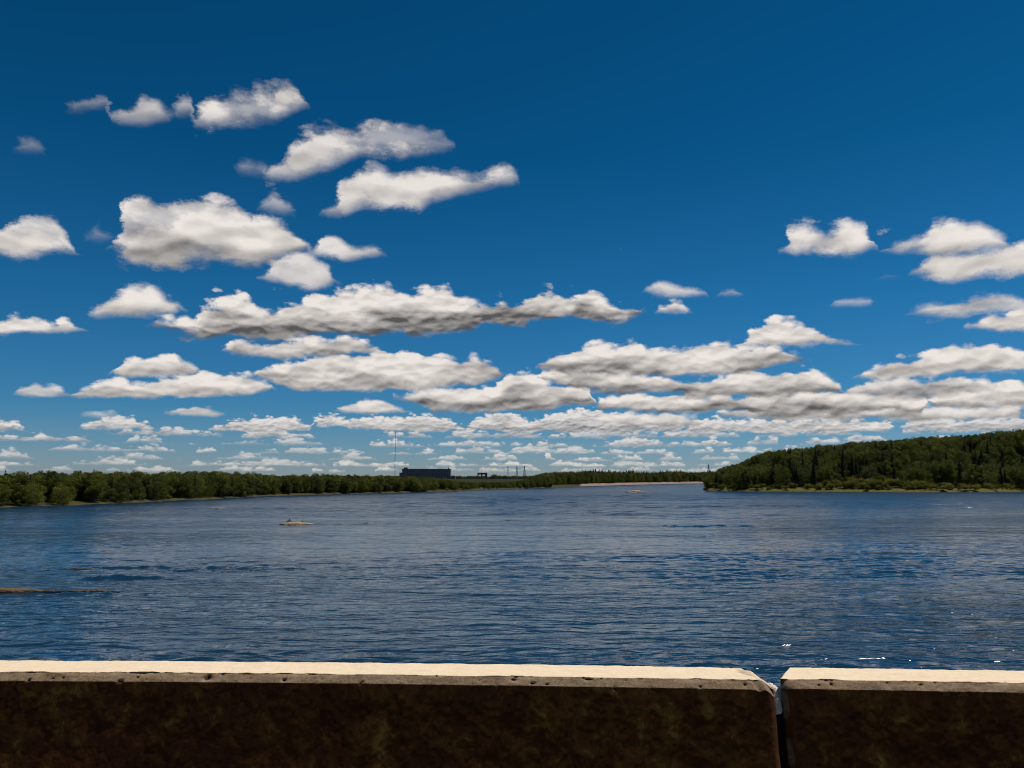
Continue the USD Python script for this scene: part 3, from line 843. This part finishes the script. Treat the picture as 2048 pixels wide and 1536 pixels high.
# pale bedrock shelf of the far shore, and boulders
k0, k1 = [int(np.argmin(np.abs(1024 + F * L_p[:, 0] / np.maximum(L_p[:, 1], 1) - q) + (L_p[:, 1] < 300) * 1e6)) for q in (1150, 1425)]
sel = np.arange(min(k0, k1), max(k0, k1) + 1)
offs = np.array([-5, -1, 1.5, 4, 8, 13, 19, 26, 34, 42])
xy = L_p[sel][:, None] + L_d[sel][:, None] * offs[None, :, None]
nn = meshkit.fbm(np.stack([xy[..., 0] * .09, xy[..., 1] * .05, xy[..., 0] * 0], -1), 4, 77)
zz = rise(offs, [(-5, -.8), (-1, .05), (1.5, .6), (4, 1.15), (8, 1.6), (13, 2.0), (26, 2.6), (34, 2.9), (42, 2.0)])[None] + (nn - .5) * 1.1 + .2
taper = np.clip(np.minimum(np.arange(len(sel)), np.arange(len(sel))[::-1]) / 8.0, 0, 1)[:, None]
zz = zz * taper - (1 - taper) * .6
obj('rock_shore', trimesh.Trimesh(np.concatenate([xy, zz[..., None]], -1).reshape(-1, 3), grid_faces(*zz.shape), process=False), M['pale_rock'], smooth=True, kind='structure')
for i, (px, py, w_, h_, what) in enumerate(((908, 974, 9, 3.2, 'grey boulder, leftmost of the heap on the shore before the dam'), (924, 973, 8, 3.0, 'grey boulder second from the left in the heap before the dam'), (941, 972, 10, 2.8, 'grey boulder third from the left in the heap before the dam'), (958, 972, 7, 2.4, 'grey boulder, rightmost of the heap on the shore before the dam'))):
    rock('boulder', what, 'rock', px, 979.5, w_, 5, h_, M['dam'], 50 + i, rot=15 * i)

# ------------------------------------------------------------------ birds on the rock island
def hull_chain(joints, edge=.02):
    parts = []
    for (a, ra), (b, rb) in zip(joints[:-1], joints[1:]):
        parts.append(mf.Manifold.batch_hull([mf.Manifold.sphere(ra, 12).translate(a), mf.Manifold.sphere(rb, 12).translate(b)]))
    return parts


def bird(x, y, z, rot, label, s=1.0):
    ps = hull_chain([((-.42, 0, .24), .02), ((-.22, 0, .28), .09), ((.02, 0, .36), .14), ((.18, 0, .46), .10), ((.24, 0, .60), .05), ((.22, 0, .74), .042), ((.28, 0, .82), .055), ((.44, 0, .81), .012)])
    ps += hull_chain([((0, .06, .26), .03), ((.02, .07, .02), .018), ((.12, .08, .01), .012)]) + hull_chain([((0, -.06, .26), .03), ((.02, -.07, .02), .018), ((.12, -.08, .01), .012)])
    m = ps[0]
    for q in ps[1:]:
        m = m + q
    mm = m.refine_to_length(.04).to_mesh()
    t = trimesh.Trimesh(mm.vert_properties[:, :3] * s, mm.tri_verts)
    trimesh.smoothing.filter_taubin(t, iterations=6)
    o = obj('water_bird', t, M['feather'], None, True, label=label, category='bird')
    xf = UsdGeom.Xformable(o)
    xf.AddTranslateOp().Set(Gf.Vec3d(x, y, z)); xf.AddRotateZOp().Set(rot)


bird(bx - 2.3, by - .2, .42, 20, 'dark bird standing at the left end of the tan rock island', 1.15)
bird(bx - 1.75, by - .1, .46, 170, 'dark bird close beside the leftmost bird on the tan rock', 1.0)
bird(bx + .9, by - .1, .42, 80, 'smaller dark bird standing alone near the middle of the tan rock', .95)

# ------------------------------------------------------------------ powerhouse, dam and towers
D0 = 1800.0
X0 = lambda px, D=D0: column(px, D)[0]
Zt = lambda py, D=D0: height_at(py, D)
ph = thing('powerhouse', 'long dark hydroelectric powerhouse with rows of windows above the trees', 'power station', (X0(852), D0, 0))
cx = X0(852)
xa, xb = X0(804) - cx, X0(900.5) - cx
zr = Zt(937.6)
obj('wall', box(xa, xb, 0, 26, 0, zr - 1.4), M['plant_wall'], ph)
rf = obj('roof', box(xa - .5, xb + .5, -.5, 26.5, zr - 1.4, zr), M['copper'], ph)
obj('roof_vent', box(xb - 6.0, xb - 3.6, 8, 11, zr, zr + 2.4), M['plant_trim'], rf)
obj('stair_tower', box(X0(807.8) - cx, X0(814.6) - cx, -1.2, 9, 0, Zt(934.9)), M['plant_wall'], ph)
obj('annex', box(X0(798.4) - cx, xa - .02, 2, 22, 0, Zt(945.2)), M['plant_wall'], ph)
obj('annex', box(xb + .02, X0(910.2) - cx, 2, 22, 0, Zt(952.2)), M['plant_wall'], ph)
bays = np.linspace(X0(817) - cx, xb - 2, 15)
for i, (b0, b1) in enumerate(zip(bays[:-1], bays[1:])):
    obj('pilaster', box(b0 - .45, b0 + .45, -.7, 0, 0, zr - 2.2), M['plant_trim'], ph)
    w1 = obj('window', box(b0 + 1.3, b1 - 1.3, -.25, .1, 9.5, 18.5), M['dark_steel'], ph)
    obj('pane', box(b0 + 1.6, b1 - 1.6, -.32, -.26, 9.8, 18.2), M['dark_glass'], w1)
    w2 = obj('window', box(b0 + 1.6, b1 - 1.6, -.25, .1, 21.2, 24.2), M['dark_steel'], ph)
    obj('pane', box(b0 + 1.9, b1 - 1.9, -.32, -.26, 21.5, 23.9), M['dark_glass'], w2)
obj('cornice', box(xa - .25, xb + .25, -.9, -.02, zr - 2.2, zr - 1.45), M['plant_trim'], ph)

dm = thing('dam', 'low dark concrete dam with a row of piers right of the powerhouse', 'dam', (X0(985), D0 + 10, 0))
cx = X0(985)
obj('weir_wall', box(X0(911) - cx, X0(1100) - cx, 2, 10, 0, Zt(958.6)), M['dam'], dm)
obj('walkway', box(X0(911) - cx, X0(1100) - cx, -1, 9, Zt(957.8), Zt(956.6)), M['dam'], dm)
for px in np.arange(914, 1098, 5.2):
    if 953 < px < 976:
        continue
    x = X0(px) - cx
    obj('pier', box(x - 1.1, x + 1.1, -3, 1.9, 0, Zt(957.9)), M['dam'], dm)
gt = thing('gate_hoist', 'dark two-bay hoist frame with three thin posts standing on the dam', 'hoist', (X0(964.5), D0 + 4, 0))
cx = X0(964.5)
for a, b in ((954.7, 957.3), (962.0, 964.8), (970.0, 974.2)):
    obj('column', box(X0(a) - cx, X0(b) - cx, -1.6, 1.6, 2, Zt(949.2)), M['dark_steel'], gt)
obj('beam', box(X0(954.7) - cx - .2, X0(974.2) - cx + .2, -2, 2, Zt(949.2), Zt(945.6)), M['dark_steel'], gt)
for a in (956.2, 963.6, 970.8):
    obj('post', bar([X0(a) - cx, 0, Zt(945.6)], [X0(a) - cx, 0, Zt(938.8)], .16), M['steel'], gt)
obj('gate', box(X0(962) - cx, X0(975.5) - cx, -3.2, -2.2, Zt(961), Zt(957.4)), M['rust'], gt)


def lattice(h, base, top, r, levels):
    legs, rest = [], []
    cor = lambda t: [np.array([sx * w, sy * w, h * t]) for sx, sy in ((-1, -1), (1, -1), (1, 1), (-1, 1)) for w in [(base * (1 - t) ** 1.25 + top * (1 - (1 - t) ** 1.25)) / 2]]
    ts = 1 - (1 - np.linspace(0, 1, levels + 1)) ** 1.0
    for t0, t1 in zip(ts[:-1], ts[1:]):
        a, b = cor(t0), cor(t1)
        for i in range(4):
            j = (i + 1) % 4
            legs.append((i, bar(a[i], b[i], r)))
            rest += [bar(a[i], b[j], r * .6, 4), bar(a[j], b[i], r * .6, 4), bar(b[i], b[j], r * .6, 4)]
    return [join([m for k, m in legs if k == i]) for i in range(4)], join(rest)


for i, (px, what) in enumerate(((1015.6, 'grey lattice tower, leftmost of the three behind the dam'), (1033.7, 'grey lattice tower, middle of the three behind the dam'), (1049.0, 'grey lattice tower, rightmost of the three behind the dam'))):
    x, y = column(px, 2000.0)
    t = thing('transmission_tower', what, 'tower', (x, y, 3), 8 * i, None, 'lattice towers behind the dam')
    h = Zt(932.3, 2000) - 3
    legs, brace = lattice(h, 6.4, 1.7, .22, 7)
    for m in legs:
        obj('leg', m, M['steel'], t)
    obj('bracing', brace, M['steel'], t)
    for zc in (h * .78, h * .88, h * .98):
        obj('crossarm', join([bar([-2.0, 0, zc], [2.0, 0, zc], .15), bar([-2.0, 0, zc], [0, 0, zc + 1.2], .1), bar([2.0, 0, zc], [0, 0, zc + 1.2], .1)]), M['steel'], t)
x, y = column(1417.5, 1560.0)
t = thing('transmission_tower', 'single distant pylon over the trees where the right hill begins', 'tower', (x, y, 4))
h = Zt(929.5, 1560) - 4
legs, brace = lattice(h, 5.0, 1.4, .2, 7)
for m in legs:
    obj('leg', m, M['steel'], t)
obj('bracing', brace, M['steel'], t)
for zc, wd in ((h * .84, 3.6), (h * .94, 2.6)):
    obj('crossarm', join([bar([-wd, 0, zc], [wd, 0, zc], .2), bar([-wd, 0, zc], [0, 0, zc + 1.3], .13), bar([wd, 0, zc], [0, 0, zc + 1.3], .13)]), M['steel'], t)

x, y = column(789.5, 1750.0)
t = thing('radio_mast', 'very tall thin guyed mast left of the powerhouse', 'mast', (x, y, 2))
h = Zt(866.5, 1750) - 2
an3 = [np.array([.55 * math.cos(a), .55 * math.sin(a), 0]) for a in (0, 2.094, 4.189)]
for a in an3:
    obj('leg', bar(a, a + [0, 0, h], .13), M['dark_steel'], t)
zs = np.linspace(0, h, 61)
obj('bracing', join([bar(an3[k] + [0, 0, z0], an3[(k + 1) % 3] + [0, 0, z1], .07, 4) for z0, z1 in zip(zs[:-1], zs[1:]) for k in range(3)]), M['dark_steel'], t)
for a in (0.4, 2.5, 4.6):
    for f_ in (.5, .95):
        obj('guy_wire', bar([0, 0, h * f_], [h * .42 * math.cos(a), h * .42 * math.sin(a), 0], .012, 4), M['dark_steel'], t)

x, y = column(1263.5, 1330.0)
t = thing('house', 'pale tan building with a chimney showing above the far trees', 'house', (x, y, 4))
zt = Zt(940.5, 1330) - 4
obj('wall', box(-3.6, 3.0, 0, 8, 0, zt - 1.5), M['house'], t)
rf = obj('roof', trimesh.Trimesh([[-4, -.5, zt - 1.5], [3.4, -.5, zt - 1.5], [3.4, 8.5, zt - 1.5], [-4, 8.5, zt - 1.5], [-4, 4, zt], [3.4, 4, zt]], [[0, 1, 5], [0, 5, 4], [2, 3, 4], [2, 4, 5], [0, 4, 3], [1, 2, 5], [0, 2, 1], [0, 3, 2]], process=False), M['house_roof'], t)
obj('chimney', box(2.0, 3.3, 1, 2.3, zt - 1.2, Zt(937.8, 1330) - 4), M['house'], rf)
for a in (-2.6, -.6, 1.2):
    obj('window', box(a, a + 1.1, -.06, .05, zt - 4.2, zt - 2.6), M['dark_glass'], t)

# ------------------------------------------------------------------ the bridge parapet in the foreground
TOPZ = H - 1.0


def at_drop(px, py, drop=1.0):
    d = ray(px, py)
    k = -drop / d[2]
    return np.array([k * d[0], k * d[1]])


def parapet(near_px, s_extra0, s_extra1, label, fine0, fine1, end_left, end_right, seed):
    """near_px: places of the top's near edge in the photograph; built as a swept block of concrete with worn arrises, air holes and bevelled ends"""
    pts = np.array([at_drop(*p) for p in near_px])
    t0 = pts[0] - pts[1]; t0 /= np.linalg.norm(t0); t1 = pts[-1] - pts[-2]; t1 /= np.linalg.norm(t1)
    pts = np.vstack([pts[0] + t0 * s_extra0, pts, pts[-1] + t1 * s_extra1]) if s_extra0 else np.vstack([pts, pts[-1] + t1 * s_extra1])
    if not s_extra1:
        pts = pts[:-1]
    s = np.r_[0, np.cumsum(np.linalg.norm(np.diff(pts, axis=0), axis=1))]
    st = np.unique(np.r_[np.linspace(0, s[-1], 30), np.arange(max(0, s_extra0 - .3), min(s[-1], s[-1] - s_extra1 + .3), .0065), s[-1]])
    cxy = np.stack([np.interp(st, s, pts[:, k]) for k in (0, 1)], 1)
    tan = np.gradient(cxy, st, axis=0); tan /= np.linalg.norm(tan, axis=1, keepdims=True)
    ker = np.ones(41) / 41
    tan = np.stack([np.convolve(np.pad(tan[:, k], 20, mode='edge'), ker, 'valid') for k in (0, 1)], 1)
    nor = np.stack([-tan[:, 1], tan[:, 0]], 1)
    # profile: across (towards the river), height, tone with painted shade (0 top, 1 arris, 2 road face)
    pr = []
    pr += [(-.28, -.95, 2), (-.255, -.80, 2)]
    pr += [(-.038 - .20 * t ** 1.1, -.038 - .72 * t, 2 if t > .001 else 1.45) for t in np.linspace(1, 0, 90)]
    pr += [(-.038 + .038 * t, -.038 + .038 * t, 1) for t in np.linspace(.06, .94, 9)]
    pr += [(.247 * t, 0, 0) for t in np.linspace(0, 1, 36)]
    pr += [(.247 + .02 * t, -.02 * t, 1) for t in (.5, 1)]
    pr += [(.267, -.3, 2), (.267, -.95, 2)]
    pr = np.array(pr)
    S, NN = np.meshgrid(st, pr[:, 0], indexing='ij')
    ZZ = np.broadcast_to(pr[:, 1], S.shape).copy()
    W = np.broadcast_to(pr[:, 2], S.shape).copy()
    NN = NN.copy(); SS = S.copy()
    L = s[-1]
    q = np.stack([S, NN, ZZ], -1)
    n1 = meshkit.fbm(q * 9 + seed, 4, seed) - .5
    n2 = meshkit.fbm(q * 45 + seed, 3, seed + 1) - .5
    n3 = meshkit.fbm(q * [30, 30, 90], 3, seed + 3)
    front = (W >= 1) & (NN < .1)
    arris = np.exp(-((NN - 0) ** 2 + ZZ ** 2) / .012 ** 2) + np.exp(-((NN + .038) ** 2 + (ZZ + .038) ** 2) / .012 ** 2)
    NN += front * (n1 * .012 + n2 * .004) + arris * np.clip(n2 * 1.6 - .05, 0, 1) * .008
    ZZ += (W < .5) * (n1 * .008 + n2 * .003) - arris * np.clip(n2 * 1.6 - .05, 0, 1) * .006
    r = np.random.default_rng(seed)
    # air holes and chips, mostly along the bevel
    lo, hi = max(0, s_extra0 - .2), L - s_extra1 + .2
    for _ in range(int((hi - lo) * 7)):
        a, b = r.uniform(lo, hi), r.uniform(-.045, -.002)
        rx = .0035 + .010 * r.random() ** 2.2; rb = rx * r.uniform(.4, .9); rx *= r.choice([1, 1, 1, 2.2])
        hole = np.exp(-(((S - a) / rx) ** 2 + ((ZZ - b) / rb) ** 2) * 1.2) * ((NN < .02) & (ZZ < .002))
        NN += hole * .014; ZZ -= hole * .004
        W += np.where((hole > .35) & (W <= 1.2), .85 * hole, 0)
    for _ in range(int((hi - lo) * 3)):            # long chips under the arris
        a, rx = r.uniform(lo, hi), r.uniform(.04, .16)
        chip = np.exp(-(((S - a) / rx) ** 4 + ((ZZ + .004) / .005) ** 2)) * (NN < .012)
        NN += chip * .012 * (n2 + .6)
    if end_right:                                   # broken, sloping end of the left block
        e = np.clip((S - (L - .115)) / .115, 0, 1)
        k = np.clip((S - (L - .052)) / .052, 0, 1)
        up = np.clip((ZZ + .16) / .16, 0, 1)
        ridge = meshkit.fbm(np.stack([S * 30 + NN * 26, (NN - S * .5) * 6, S * 0], -1), 4, seed + 9) - .5
        ZZ -= k * .042 * up + ridge * .050 * np.clip(e * 3, 0, 1) * up * (W < 1.6)
        W = np.where((W < 1) & (e > .02), np.maximum(W, np.clip(.25 + .35 * e + ridge * .9, 0, .62)), W)
        NN += np.where(front, 1, 0) * np.clip((S - (L - .035)) / .035, 0, 1) ** 2 * .03
        SS -= np.clip(NN, 0, .3) / .247 * .075 * np.clip((S - (L - .4)) / .4, 0, 1)
    if end_left:
        e = np.clip((.05 - S) / .05, 0, 1)
        NN += np.where(front, 1, 0) * e ** 2 * .035
        W = np.where((W > 1.5) & (S < .045) & front, np.clip(W - np.clip((.045 - S) / .02, 0, 1) * (.44 + .5 * n1), 1.50, 2), W)
        SS += np.clip(NN, 0, .3) / .247 * .115 * np.clip((.5 - S) / .5, 0, 1)
    ci = np.interp(SS, st, np.arange(len(st)))
    bxy = np.stack([np.interp(SS, st, cxy[:, k]) + (np.minimum(SS - st[0], 0) * tan[0, k]) + (np.maximum(SS - st[-1], 0) * tan[-1, k]) for k in (0, 1)], -1)
    v = np.concatenate([bxy + nor[:, None] * NN[..., None], (TOPZ + ZZ)[..., None]], -1)
    nu, nv = S.shape
    f = grid_faces(nu, nv)
    verts, wear = v.reshape(-1, 3), W.reshape(-1)
    caps = []
    for row, flip in ((0, False), (nu - 1, True)):
        ids = row * nv + np.arange(nv)
        c = len(verts)
        verts = np.vstack([verts, verts[ids].mean(0)]); wear = np.r_[wear, 2.0]
        tri = np.c_[ids[:-1], ids[1:], np.full(nv - 1, c)]
        tri = np.vstack([tri, [ids[-1], ids[0], c]])
        caps.append(tri if not flip else tri[:, ::-1])
    m = trimesh.Trimesh(verts, np.vstack([f] + caps), process=False)
    t = thing('bridge_parapet', label, 'parapet')
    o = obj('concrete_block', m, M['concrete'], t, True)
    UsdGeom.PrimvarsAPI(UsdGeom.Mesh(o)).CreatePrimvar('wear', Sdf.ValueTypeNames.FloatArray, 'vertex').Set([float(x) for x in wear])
    return t, pts, nor, tan


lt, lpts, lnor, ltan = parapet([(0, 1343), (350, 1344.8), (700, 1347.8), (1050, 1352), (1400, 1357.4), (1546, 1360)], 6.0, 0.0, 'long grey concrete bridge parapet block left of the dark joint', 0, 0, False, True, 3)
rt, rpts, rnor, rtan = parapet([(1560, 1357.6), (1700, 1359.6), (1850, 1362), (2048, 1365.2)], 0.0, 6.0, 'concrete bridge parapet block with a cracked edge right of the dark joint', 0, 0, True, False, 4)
a, b = lpts[-1], rpts[0]
mid = (a + b) / 2
nv_ = lnor[-1]
tv_ = ltan[-1]
gap_w = float(np.linalg.norm(b - a))
fl = [mf.Manifold.sphere(.019, 16).translate([mid[0] + nv_[0] * t, mid[1] + nv_[1] * t, TOPZ + z]) for t, z in ((.035, -.062), (.005, -.10), (-.012, -.145), (.16, -.075), (.16, -.145))]
fm = mf.Manifold.batch_hull(fl).refine_to_length(.008).to_mesh()
fv = fm.vert_properties[:, :3]
fv = fv + ((meshkit.fbm(fv * 70, 4, 5) - .5) * .016)[:, None]
obj('joint_filler', trimesh.Trimesh(fv, fm.tri_verts, process=False), M['filler'], None, True, label='pale foam plug stuffed in the top of the joint between the parapets', category='filler')
sl = [np.array([mid[0], mid[1]]) + nv_ * n_ + tv_ * t_ for n_, t_ in ((.075, -.09), (.075, .09), (.15, .09), (.15, -.09))]  # added block that gives the open gap its darkness
sm = trimesh.Trimesh([[*q, TOPZ - .13] for q in sl] + [[*q, TOPZ - .93] for q in sl], [[0, 1, 2], [0, 2, 3], [4, 6, 5], [4, 7, 6]] + [x for k in range(4) for x in ([k, k + 4, (k + 1) % 4 + 4], [k, (k + 1) % 4 + 4, (k + 1) % 4])], process=False)
obj('joint_seal', sm, M['gap_dark'], None, False, label='black block added to darken the joint below the pale foam plug', category='gap_fill')

# the deck behind and below the picture's lower edge, on which the parapets stand
road = thing('bridge_deck', 'concrete bridge deck with its asphalt road behind the parapets', 'bridge')
pl = np.vstack([lpts, rpts])
far_l, far_r = lpts[0], rpts[-1]
prof = [(.6, -.98), (.6, -1.6), (-9.0, -1.6), (-9.0, -.98)]


def sweep(prof):
    v = []
    for p, n in ((far_l, lnor[0]), ((lpts[2] + lpts[3]) / 2, lnor[len(lnor) // 2]), (rpts[0], rnor[0]), (far_r, rnor[-1])):
        for o_, z_ in prof:
            q = p + n * o_
            v.append([q[0], q[1], TOPZ + z_])
    k = len(prof)
    f = []
    for i in range(3):
        for j in range(k):
            a_, b_ = i * k + j, i * k + (j + 1) % k
            f += [[a_, b_, b_ + k], [a_, b_ + k, a_ + k]]
    f += [[0, 2, 1], [0, 3, 2], [3 * k, 3 * k + 1, 3 * k + 2], [3 * k, 3 * k + 2, 3 * k + 3]]
    return trimesh.Trimesh(v, f, process=False)


obj('slab', sweep(prof), M['deck'], road)
obj('road_surface', sweep([(-.75, -.92), (-.75, -.976), (-8.6, -.976), (-8.6, -.92)]), M['asphalt'], road)
